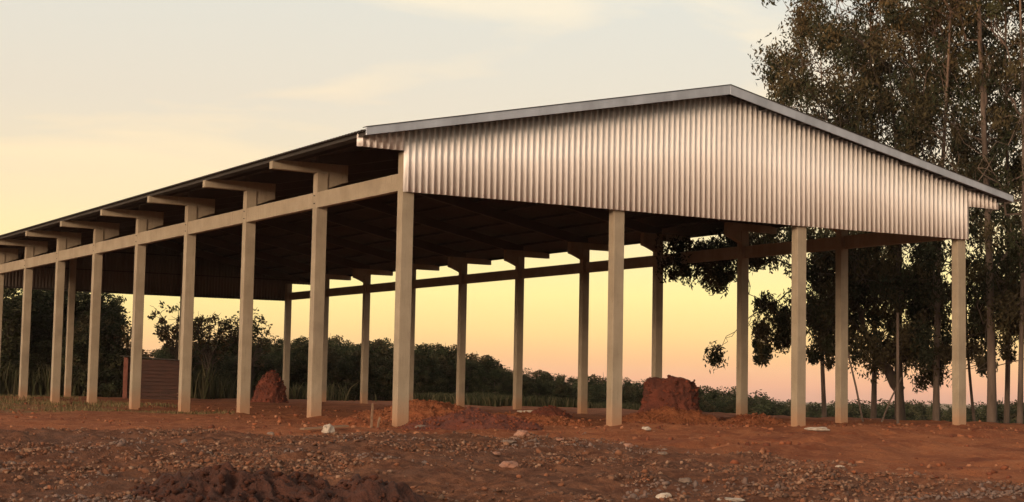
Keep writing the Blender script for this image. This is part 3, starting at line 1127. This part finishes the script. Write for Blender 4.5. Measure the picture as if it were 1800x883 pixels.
def limb_path(a, b, bow=0.15, n=6, wob=0.05):
    a = np.asarray(a, float); b = np.asarray(b, float)
    t = np.linspace(0, 1, n)[:, None]
    L = np.linalg.norm(b - a)
    up = np.array([0, 0, 1.0])
    P = a + (b - a) * t + up * (np.sin(t * np.pi) * bow * L) * (1 if b[2] > a[2] - 99 else -1)
    P[1:-1] += rng.normal(size=(n - 2, 3)) * wob * L * 0.3
    return P


# --- tall eucalyptus group on the right -------------------------------------------------
EG = 'tall eucalyptus trees right of the shed'
EUC = [  # base px, D, height, base radius, top px shift, label
    (1583, 61.0, 13.0, 0.30, -10, 'dark forked eucalyptus with a thick limb leaning left, foliage hanging behind the front columns'),
    (1645, 60.0, 21.0, 0.20, 12, 'eucalyptus with slim grey trunk just left of the right corner column'),
    (1743, 59.0, 24.0, 0.27, 2, 'eucalyptus with the thickest straight trunk, right of the corner column'),
    (1768, 62.5, 23.0, 0.17, 6, 'eucalyptus with thin trunk close behind the thickest one'),
    (1792, 58.0, 22.0, 0.16, 8, 'eucalyptus with pale trunk at the right edge of the view'),
    (1535, 70.0, 22.0, 0.20, 0, 'farther eucalyptus whose reddish upper trunk shows above the roof slope'),
    (1715, 64.5, 16.0, 0.10, -30, 'young eucalyptus with curved thin trunk between corner column and thickest trunk'),
    (1850, 63.0, 24.0, 0.24, 10, 'orange-topped eucalyptus whose crown enters from the right edge'),
    (1450, 72.0, 19.0, 0.17, 0, 'eucalyptus farthest left in the group, its crown left end above the roof'),
]
trees = []
for (px, D, H, r0, sh, lab) in EUC:
    x, y = on_x(px, D)
    zb = gz(x, y) - 0.2
    top = np.array([x, y, zb + H]) + RIGHT * (sh / FPX * D) + np.array([random.uniform(-.5, .5), random.uniform(-.5, .5), 0])
    n = 14
    t = np.linspace(0, 1, n)[:, None]
    P = np.array([x, y, zb]) * (1 - t) + top * t
    wob = 0.38 if r0 > 0.12 else 0.6
    P[:, 0] += wob * np.sin(t[:, 0] * 5 + px) * t[:, 0]
    P[:, 1] += wob * np.cos(t[:, 0] * 4 + px) * t[:, 0]
    if px == 1583:      # forks low: this stem sweeps to the right, its limb to the left is added below
        P = P
    rad = r0 * 0.60 * (1 - 0.90 * t[:, 0]) * (1 + 0.2 * np.exp(-t[:, 0] * H / 0.7))
    trees.append(dict(base=(x, y, zb), P=P, rad=rad, H=H, px=px, D=D, lab=lab, paths=[(P, rad)], cl=[], cr=[]))

# foliage clump centres: (px, py) areas, each at a real distance within the group
def left_edge(py):
    return np.interp(py, [-420, -200, -60, 0, 40, 62, 80, 100, 125, 160, 200, 260, 330, 400, 440, 480, 520, 600, 660, 700],
                     [1440, 1370, 1335, 1332, 1345, 1385, 1400, 1345, 1330, 1330, 1350, 1420, 1540, 1420, 1400, 1420, 1430, 1450, 1560, 1640])


clumps = []     # px, py, D, radius m
tries = 0
while len(clumps) < 3000 and tries < 160000:
    tries += 1
    px = random.uniform(1320, 2050); py = random.uniform(-430, 640)
    le = left_edge(py)
    if px < le + 8: continue
    # openings: noise gaps, more open near the left outline and near the ground
    dens = vnoise(np.array([px / 34.0 + 50]), np.array([py / 34.0 + 90]))[0] * 0.6 + vnoise(np.array([px / 80.0 + 5]), np.array([py / 60.0 + 9]))[0] * 0.4
    thr = 0.36 if py < 220 else (0.345 if py < 380 else 0.41)
    thr += 0.03 * max(0, 1 - (px - le) / 90)
    if px > 1620 and py < 420: thr -= 0.07
    if py > 560: thr += 0.2
    if px > 1700 and py > 380: thr += 0.03
    if dens < thr: continue
    D = random.uniform(56, 75) if py < 400 else random.uniform(57, 66)
    clumps.append((px, py, D, random.choice((random.uniform(0.25, 0.5), random.uniform(0.45, 0.8)))))
# named hanging sprays on the left, behind the columns
for (px, py, w, h, n, D) in [
    (1235, 470, 70, 26, 26, 60), (1262, 492, 22, 22, 8, 60), (1205, 438, 36, 14, 9, 60), (1300, 440, 80, 30, 34, 61), (1370, 420, 60, 40, 30, 61),
    (1338, 602, 16, 34, 15, 60.5), (1382, 565, 24, 40, 20, 60.5), (1350, 535, 16, 12, 6, 61), (1262, 624, 9, 7, 3, 60),
    (1440, 560, 40, 70, 60, 61), (1500, 495, 50, 75, 80, 61), (1450, 600, 26, 30, 16, 61), (1565, 490, 50, 85, 80, 62),
    (1620, 520, 50, 100, 90, 62), (1445, 450, 60, 40, 40, 62), (1610, 610, 40, 40, 22, 62),
    (1720, 560, 50, 90, 60, 62), (1780, 560, 40, 80, 50, 62), (1650, 650, 30, 40, 14, 61), (1742, 640, 40, 30, 10, 61)]:
    for _ in range(int(n * (0.72 if px > 1400 else 1))):
        a = random.uniform(0, 2 * math.pi); q = math.sqrt(random.random())
        if px > 1400: q = min(abs(random.gauss(0, 0.62)), 1.5)
        clumps.append((px + w * q * math.cos(a), py + h * q * math.sin(a), D + random.uniform(-1.6, 1.6), random.choice((random.uniform(0.15, 0.3), random.uniform(0.26, 0.52)))))

for (px, py, D, rc) in clumps:
    c = at(px, py, D)
    best, bd = None, 1e9
    for T in trees:
        if c[2] > T['base'][2] + T['H'] + 1.5: continue
        k = int(np.clip((c[2] - T['base'][2] - 1.0) / T['H'] * 13, 0, 13))
        d = np.hypot(c[0] - T['P'][k, 0], c[1] - T['P'][k, 1])
        if T['px'] == 1583 and py > 400: d *= 0.45
        if T['px'] in (1715,): d *= 1.6
        if d < bd: best, bd = T, d
    if best is None: best = trees[2]
    best['cl'].append(c); best['cr'].append(rc)

LEAFC = [(0.034, 0.038, 0.019), (0.056, 0.046, 0.023), (0.026, 0.031, 0.018), (0.062, 0.050, 0.026), (0.044, 0.036, 0.02), (0.022, 0.026, 0.015)]
for T in trees:
    if not T['cl']: continue
    C = np.array(T['cl']); Rc = np.array(T['cr'])
    # branches: group clumps around main limbs
    k = max(3, len(C) // 7)
    seeds = C[rng.choice(len(C), k, replace=False)]
    lab = np.argmin(((C[:, None, :] - seeds[None]) ** 2).sum(-1), 1)
    # limbs grow outwards: each starts on the nearest wood already there, a little lower
    wood = T['P'][3:].copy(); wrad = np.array(T['rad'])[3:].copy()
    if T['px'] == 1583:
        a_ = T['P'][0] + np.array([0, 0, 1.35]); b_ = at(1523, 590, T['D'] - 0.5)
        mainp = limb_path(a_, b_, 0.03, 9, 0.06)
        T['paths'].append((mainp, np.linspace(0.21, 0.12, 9)))
        top_ = limb_path(b_, at(1470, 450, T['D'] - 0.5), 0.03, 8, 0.08)
        T['paths'].append((top_, np.linspace(0.12, 0.05, 8)))
        out_ = limb_path(mainp[-1], at(1395, 512, T['D'] - 0.5), 0.08, 8, 0.08)
        T['paths'].append((out_, np.linspace(0.09, 0.045, 8)))
        out2 = limb_path(top_[4], at(1250, 465, T['D'] - 0.8), 0.10, 10, 0.06)
        T['paths'].append((out2, np.linspace(0.05, 0.015, 10)))
        out3 = limb_path(out_[-1], at(1266, 616, T['D'] - 0.8), 0.10, 10, 0.06)
        T['paths'].append((out3, np.linspace(0.03, 0.008, 10)))
        wood = np.concatenate([wood, mainp[4:], top_, out_, out2, out3])
        wrad = np.concatenate([wrad, [0.15] * 5, np.linspace(.12, .05, 8), np.linspace(.09, .045, 8), np.linspace(.05, .015, 10), np.linspace(.03, .008, 10)])
    order = sorted(range(k), key=lambda s_: np.hypot(seeds[s_][0] - T['base'][0], seeds[s_][1] - T['base'][1]))
    for s in order:
        mem = C[lab == s]
        if len(mem) == 0: continue
        cen = mem.mean(0)
        dd = np.linalg.norm(wood - cen, axis=1) + np.where(wood[:, 2] > cen[2] - 0.25 * np.hypot(wood[:, 0] - cen[0], wood[:, 1] - cen[1]), 4.0, 0.0) + np.where(wrad < 0.012, 3.0, 0.0)
        q = int(np.argmin(dd))
        rb = min(0.065, wrad[q] * 0.75)
        pth = limb_path(wood[q], cen, 0.05, 7, 0.16)
        rr_ = np.linspace(rb, min(rb, 0.014), 7)
        T['paths'].append((pth, rr_))
        wood = np.concatenate([wood, pth[2:]]); wrad = np.concatenate([wrad, rr_[2:]])
        for m_ in mem:
            j = random.randint(2, 6)
            T['paths'].append((limb_path(pth[j], m_ + np.array([0, 0, 0.1]), 0.06, 4, 0.15), np.linspace(0.018, 0.006, 4)))
    e = empty('eucalyptus_tree', T['base'])
    tag(e, T['lab'], 'tree', EG)
    V, Fq = tubes(T['paths'], 7)
    V = V - np.array(T['base'])
    link('trunk', arr_mesh('trunk', V, Fq), M_BARKD if T['px'] == 1583 else M_BARK, e, True)
    V, Fq, TT = clump_leaves(C - np.array(T['base']), Rc * 1.06, 118, (0.09, 0.27), 0.066, 0.85, LEAFC, 1.25)
    link('crown', arr_mesh('crown', V, Fq, TT), M_LEAF, e)


# --- broadleaf trees behind --------------------------------------------------------------
def make_tree(name, H, spread, nclump, per, seed, cols, leaf=0.22, trunk_r=0.12, bare=0.0, crown0=0.25, mat=M_BARKD, bush=False):
    e = empty(name)
    P = np.array([[0, 0, -0.3], [0.05, 0.02, H * 0.25], [-0.04, 0.06, H * 0.5], [0.03, 0, H * 0.8]])
    paths = [(P, [trunk_r * 1.3, trunk_r, trunk_r * 0.7, trunk_r * 0.3])]
    # lobes
    nl = 9
    lob = []
    for i in range(nl):
        a = rng.uniform(0, 2 * np.pi); q = rng.uniform(0.25, 0.75)
        lob.append((math.cos(a) * spread * q, math.sin(a) * spread * q, H * rng.uniform(crown0 + 0.12, 0.82), spread * rng.uniform(0.28, 0.5)))
    lob.append((0, 0, H * 0.85, spread * 0.35))
    C = []
    while len(C) < nclump:
        l = lob[rng.integers(0, len(lob))]
        d = rng.normal(size=3); d /= np.linalg.norm(d)
        c = np.array(l[:3]) + d * l[3] * rng.uniform(0.6, 1.05) * np.array([1, 1, 0.9])
        if c[2] < H * crown0 * (0.4 if bush else 1): continue
        if c[2] > H: continue
        C.append(c)
    C = np.array(C)
    for l in lob:
        z0 = min(H * 0.7, max(H * 0.15, l[2] * 0.5))
        st = np.array([0, 0, z0])
        pth = limb_path(st, np.array(l[:3]), 0.05, 6, 0.12)
        paths.append((pth, np.linspace(trunk_r * 0.5, 0.02, 6)))
        for q in range(6 if bare == 0 else 14):
            j = rng.integers(1, 6)
            d = rng.normal(size=3); d[2] = abs(d[2]) * 0.8; d /= np.linalg.norm(d)
            paths.append((limb_path(pth[j], pth[j] + d * l[3] * 1.2, 0.03, 4, 0.2), np.linspace(0.02, 0.007, 4)))
    V, Fq = tubes(paths, 6)
    link('trunk', arr_mesh('trunk', V, Fq), mat, e, True)
    if nclump:
        V, Fq, TT = clump_leaves(C, rng.uniform(0.18, 0.34, len(C)) * spread / 2.4 + 0.08, per, (leaf * 0.7, leaf * 1.3), leaf * 0.55, 0.2, cols, 0.8)
        link('crown', arr_mesh('crown', V, Fq, TT), M_LEAF, e)
    return e


def copy_tree(src):
    r = src.copy(); COL.objects.link(r)
    for ch in src.children:
        c = ch.copy(); COL.objects.link(c); c.parent = r
    return r


DG = [(0.030, 0.037, 0.018), (0.042, 0.050, 0.024), (0.024, 0.030, 0.016), (0.055, 0.055, 0.027)]
BG = [(0.06, 0.05, 0.026), (0.085, 0.058, 0.03), (0.042, 0.045, 0.022), (0.10, 0.06, 0.03)]
protos = [
    make_tree('broadleaf_tree', 7.0, 3.0, 380, 62, 1, DG, 0.17, 0.14, 0, 0.12, bush=True),
    make_tree('broadleaf_tree', 6.0, 3.4, 400, 62, 2, DG, 0.17, 0.12, 0, 0.08, bush=True),
    make_tree('broadleaf_tree', 8.0, 2.6, 340, 62, 3, DG, 0.16, 0.15, 0, 0.15, bush=True),
    make_tree('broadleaf_tree', 5.0, 2.8, 360, 62, 4, DG + BG[:1], 0.16, 0.1, 0, 0.05, bush=True),
]
used = set()


def put_tree(pi, px, D, pytop, label, group, wid=1.0):
    """stand prototype pi at px,D so that its top reaches the level seen at pytop"""
    x, y = on_x(px, D)
    z = gz(x, y)
    top = at(px, pytop, D)[2]
    H = (7.0, 6.0, 8.0, 5.0)[pi]
    s = max(0.25, (top - z) / H)
    if pi in used: o = copy_tree(protos[pi])
    else: o = protos[pi]; used.add(pi)
    o.location = (x, y, z)
    o.rotation_euler = (0, 0, random.uniform(0, 6.28))
    o.scale = (s * wid, s * wid, s)
    tag(o, label, 'tree', group)
    return o


TL = 'dark trees of the wooded belt beyond the far columns'


def skyline(px):
    return np.interp(px, [-60, 60, 130, 240, 300, 420, 500, 560, 590, 625, 660, 700, 760, 800, 850, 880, 930, 990, 1020, 1070, 1120, 1180, 1240, 1300, 1345, 1420, 1500, 1580, 1700, 1900],
                     [560, 560, 600, 618, 600, 592, 592, 592, 588, 606, 600, 604, 598, 618, 622, 640, 644, 652, 655, 664, 668, 680, 680, 692, 706, 706, 712, 705, 706, 706])


px = -60
i = 0
while px < 1900:
    sky_y = float(skyline(px))
    D = 112 + 20 * random.random() + (25 if px > 1000 else 0) + (25 if px > 1250 else 0)
    lab = 'dark rounded tree in the low wooded belt beyond the far columns' if px > 500 else 'dark tree of the thicket behind the left columns'
    grp = TL if px > 500 else 'dark trees of the thicket behind the left columns'
    put_tree(random.choice((0, 1, 2, 3)), px, D, sky_y + random.uniform(-3, 9), lab, grp, random.uniform(0.9, 1.3))
    px += random.uniform(20, 34)
# a lower front row that closes the belt
px = -40
while px < 1340:
    sky_y = float(skyline(px))
    D = 98 + 8 * random.random() + (14 if px > 1000 else 0)
    lab = 'lower dark tree at the front of the wooded belt' if px > 500 else 'lower dark tree at the front of the left thicket'
    grp = 'lower trees at the front of the wooded belt' if px > 500 else 'lower trees at the front of the left thicket'
    put_tree(random.choice((1, 3)), px, D, sky_y + random.uniform(12, 34), lab, grp, random.uniform(1.0, 1.5))
    px += random.uniform(30, 50)
for (a, b, k) in ((0, 50, 'leftmost'),):
    pass
# distinct trees on the left
LT = 'taller trees seen through the left columns'
put_tree(0, 15, 92, 494, 'dense dark tree filling the gap at the left edge', LT, 1.35)
put_tree(1, 75, 94, 505, 'dense dark tree between the leftmost columns, right of the edge one', LT, 1.3)
put_tree(2, 140, 93, 508, 'dark tree behind the thin back column', LT, 1.45)
put_tree(0, 108, 97, 496, 'dark tree standing farther back behind the thin back column', LT, 1.2)
put_tree(3, 165, 90, 560, 'low dark bushy tree right of the thin back column', LT, 1.2)
put_tree(0, 188, 95, 522, 'dark round-crowned tree whose right side meets open sky', LT, 0.85)
t1 = make_tree('broadleaf_tree', 5.6, 1.6, 60, 16, 7, BG, 0.2, 0.09, 1, 0.45)
x, y = on_x(308, 92); t1.location = (x, y, gz(x, y)); t1.scale = (0.9, 0.9, 1.02)
tag(t1, 'nearly bare tree with forked stems against the bright sky', 'tree', LT)
t2 = make_tree('broadleaf_tree', 4.9, 1.9, 110, 16, 8, BG + DG[:1], 0.18, 0.08, 1, 0.4)
x, y = on_x(365, 93); t2.location = (x, y, gz(x, y))
tag(t2, 'thin-leaved brownish tree right of the nearly bare one', 'tree', LT)
t3 = make_tree('broadleaf_tree', 5.1, 2.2, 150, 18, 9, BG[:2] + DG[:2], 0.18, 0.09, 1, 0.4)
x, y = on_x(438, 93); t3.location = (x, y, gz(x, y)); t3.scale = (0.95, 0.95, 0.98)
tag(t3, 'arching tree with loose crown left of the open sky by the back corner', 'tree', LT)
t4 = make_tree('broadleaf_tree', 4.0, 1.3, 60, 16, 10, BG, 0.18, 0.07, 1, 0.3)
x, y = on_x(222, 90); t4.location = (x, y, gz(x, y))
tag(t4, 'small brownish-leaved tree above the left end of the board hut', 'tree', LT)

# --- tall grass behind the shed, low grass on the left --------------------------------------
def grass(name, x, y, h, wd, cols, label, per=1):
    n = len(x)
    z = ground(x, y)
    lean = rng.normal(size=(n, 2)) * 0.28 * h[:, None]
    a = rng.uniform(0, np.pi, n)
    wx, wy = np.cos(a) * wd, np.sin(a) * wd
    b0 = np.stack([x - wx, y - wy, z - 0.05], -1); b1 = np.stack([x + wx, y + wy, z - 0.05], -1)
    m0 = np.stack([x - wx * .8 + lean[:, 0] * .35, y - wy * .8 + lean[:, 1] * .35, z + h * .6], -1); m1 = np.stack([x + wx * .8 + lean[:, 0] * .35, y + wy * .8 + lean[:, 1] * .35, z + h * .6], -1)
    tp = np.stack([x + lean[:, 0], y + lean[:, 1], z + h], -1)
    tp2 = tp + np.stack([wx * .2, wy * .2, 0 * x], -1)
    V = np.stack([b0, b1, m1, m0, tp2, tp], 1).reshape(-1, 3)
    k = (np.arange(n) * 6)[:, None]
    F = np.concatenate([k + np.array([[0, 1, 2, 3]]), k + np.array([[3, 2, 4, 5]])])
    T = np.repeat(np.asarray(cols)[rng.integers(0, len(cols), n)] * rng.uniform(0.7, 1.3, (n, 1)), 6, axis=0)
    o = link(name, arr_mesh(name, V, F, T), M_GRASS)
    tag(o, label, None, None, 'stuff')
    return o


px = rng.uniform(-60, 1130, 30000); D = rng.uniform(84, 96, 30000)
D = np.where(px > 640, D - 0, D)
a = YAW + np.arctan((px - 900) / FPX)
x = CAM[0] + D * np.sin(a); y = CAM[1] + D * np.cos(a)
hh = (1.3 + 1.1 * fbm(x, y, 0.3, 3)) * rng.uniform(0.5, 1.2, len(x)) * np.where(px > 620, 0.2, 1.0) + 0.3
behind = (y > 51.8) | (x > W + 4 + (D - 60) * 0.1)
hidden_hut = np.hypot(x - hx, y - hy) < 2.2
front = (D < 87) & (np.abs(px - 270) < 62)
k = behind & ~hidden_hut & ~front & (rng.random(len(x)) < sstep(-0.5, 0.2, fbm(x, y, 0.25, 3)))
grass('tall_grass', x[k], y[k], np.maximum(hh[k], 0.3), 0.04, [(0.06, 0.06, 0.028), (0.085, 0.08, 0.04), (0.05, 0.055, 0.025), (0.11, 0.095, 0.05), (0.04, 0.045, 0.02)],
      'tall dark green cane grass growing behind the shed')
px, D_, = rng.uniform(-60, 420, 26000), rng.uniform(46, 92, 26000)
a = YAW + np.arctan((px - 900) / FPX)
x = CAM[0] + D_ * np.sin(a); y = CAM[1] + D_ * np.cos(a)
k = (fbm(x, y, 0.35, 4) > 0.0) & (x < 3.5 + (y - 30) * 0.1) & (rng.random(len(x)) < 0.8) & (y > 10)
grass('short_grass', x[k], y[k], rng.uniform(0.04, 0.14, k.sum()), 0.012, [(0.14, 0.10, 0.045), (0.09, 0.085, 0.035), (0.20, 0.14, 0.07)],
      'sparse short dry grass along the foot of the left columns')

# --- evening haze over the whole site -------------------------------------------------------
hz = box('haze', -3300, 3700, -3300, 4600, -70, 75, None)
mh = bpy.data.materials.new('haze_air'); mh.use_nodes = True
mh.node_tree.nodes.clear()
gg = NG(mh.node_tree)
pv = gg.n('ShaderNodeVolumePrincipled')
pv.inputs['Color'].default_value = (0.92, 0.80, 0.74, 1)
pv.inputs['Density'].default_value = 0.00012
oo = gg.n('ShaderNodeOutputMaterial')
mh.node_tree.links.new(pv.outputs[0], oo.inputs['Volume'])
hz.data.materials.append(mh)
tag(hz, None, None, None, 'stuff')
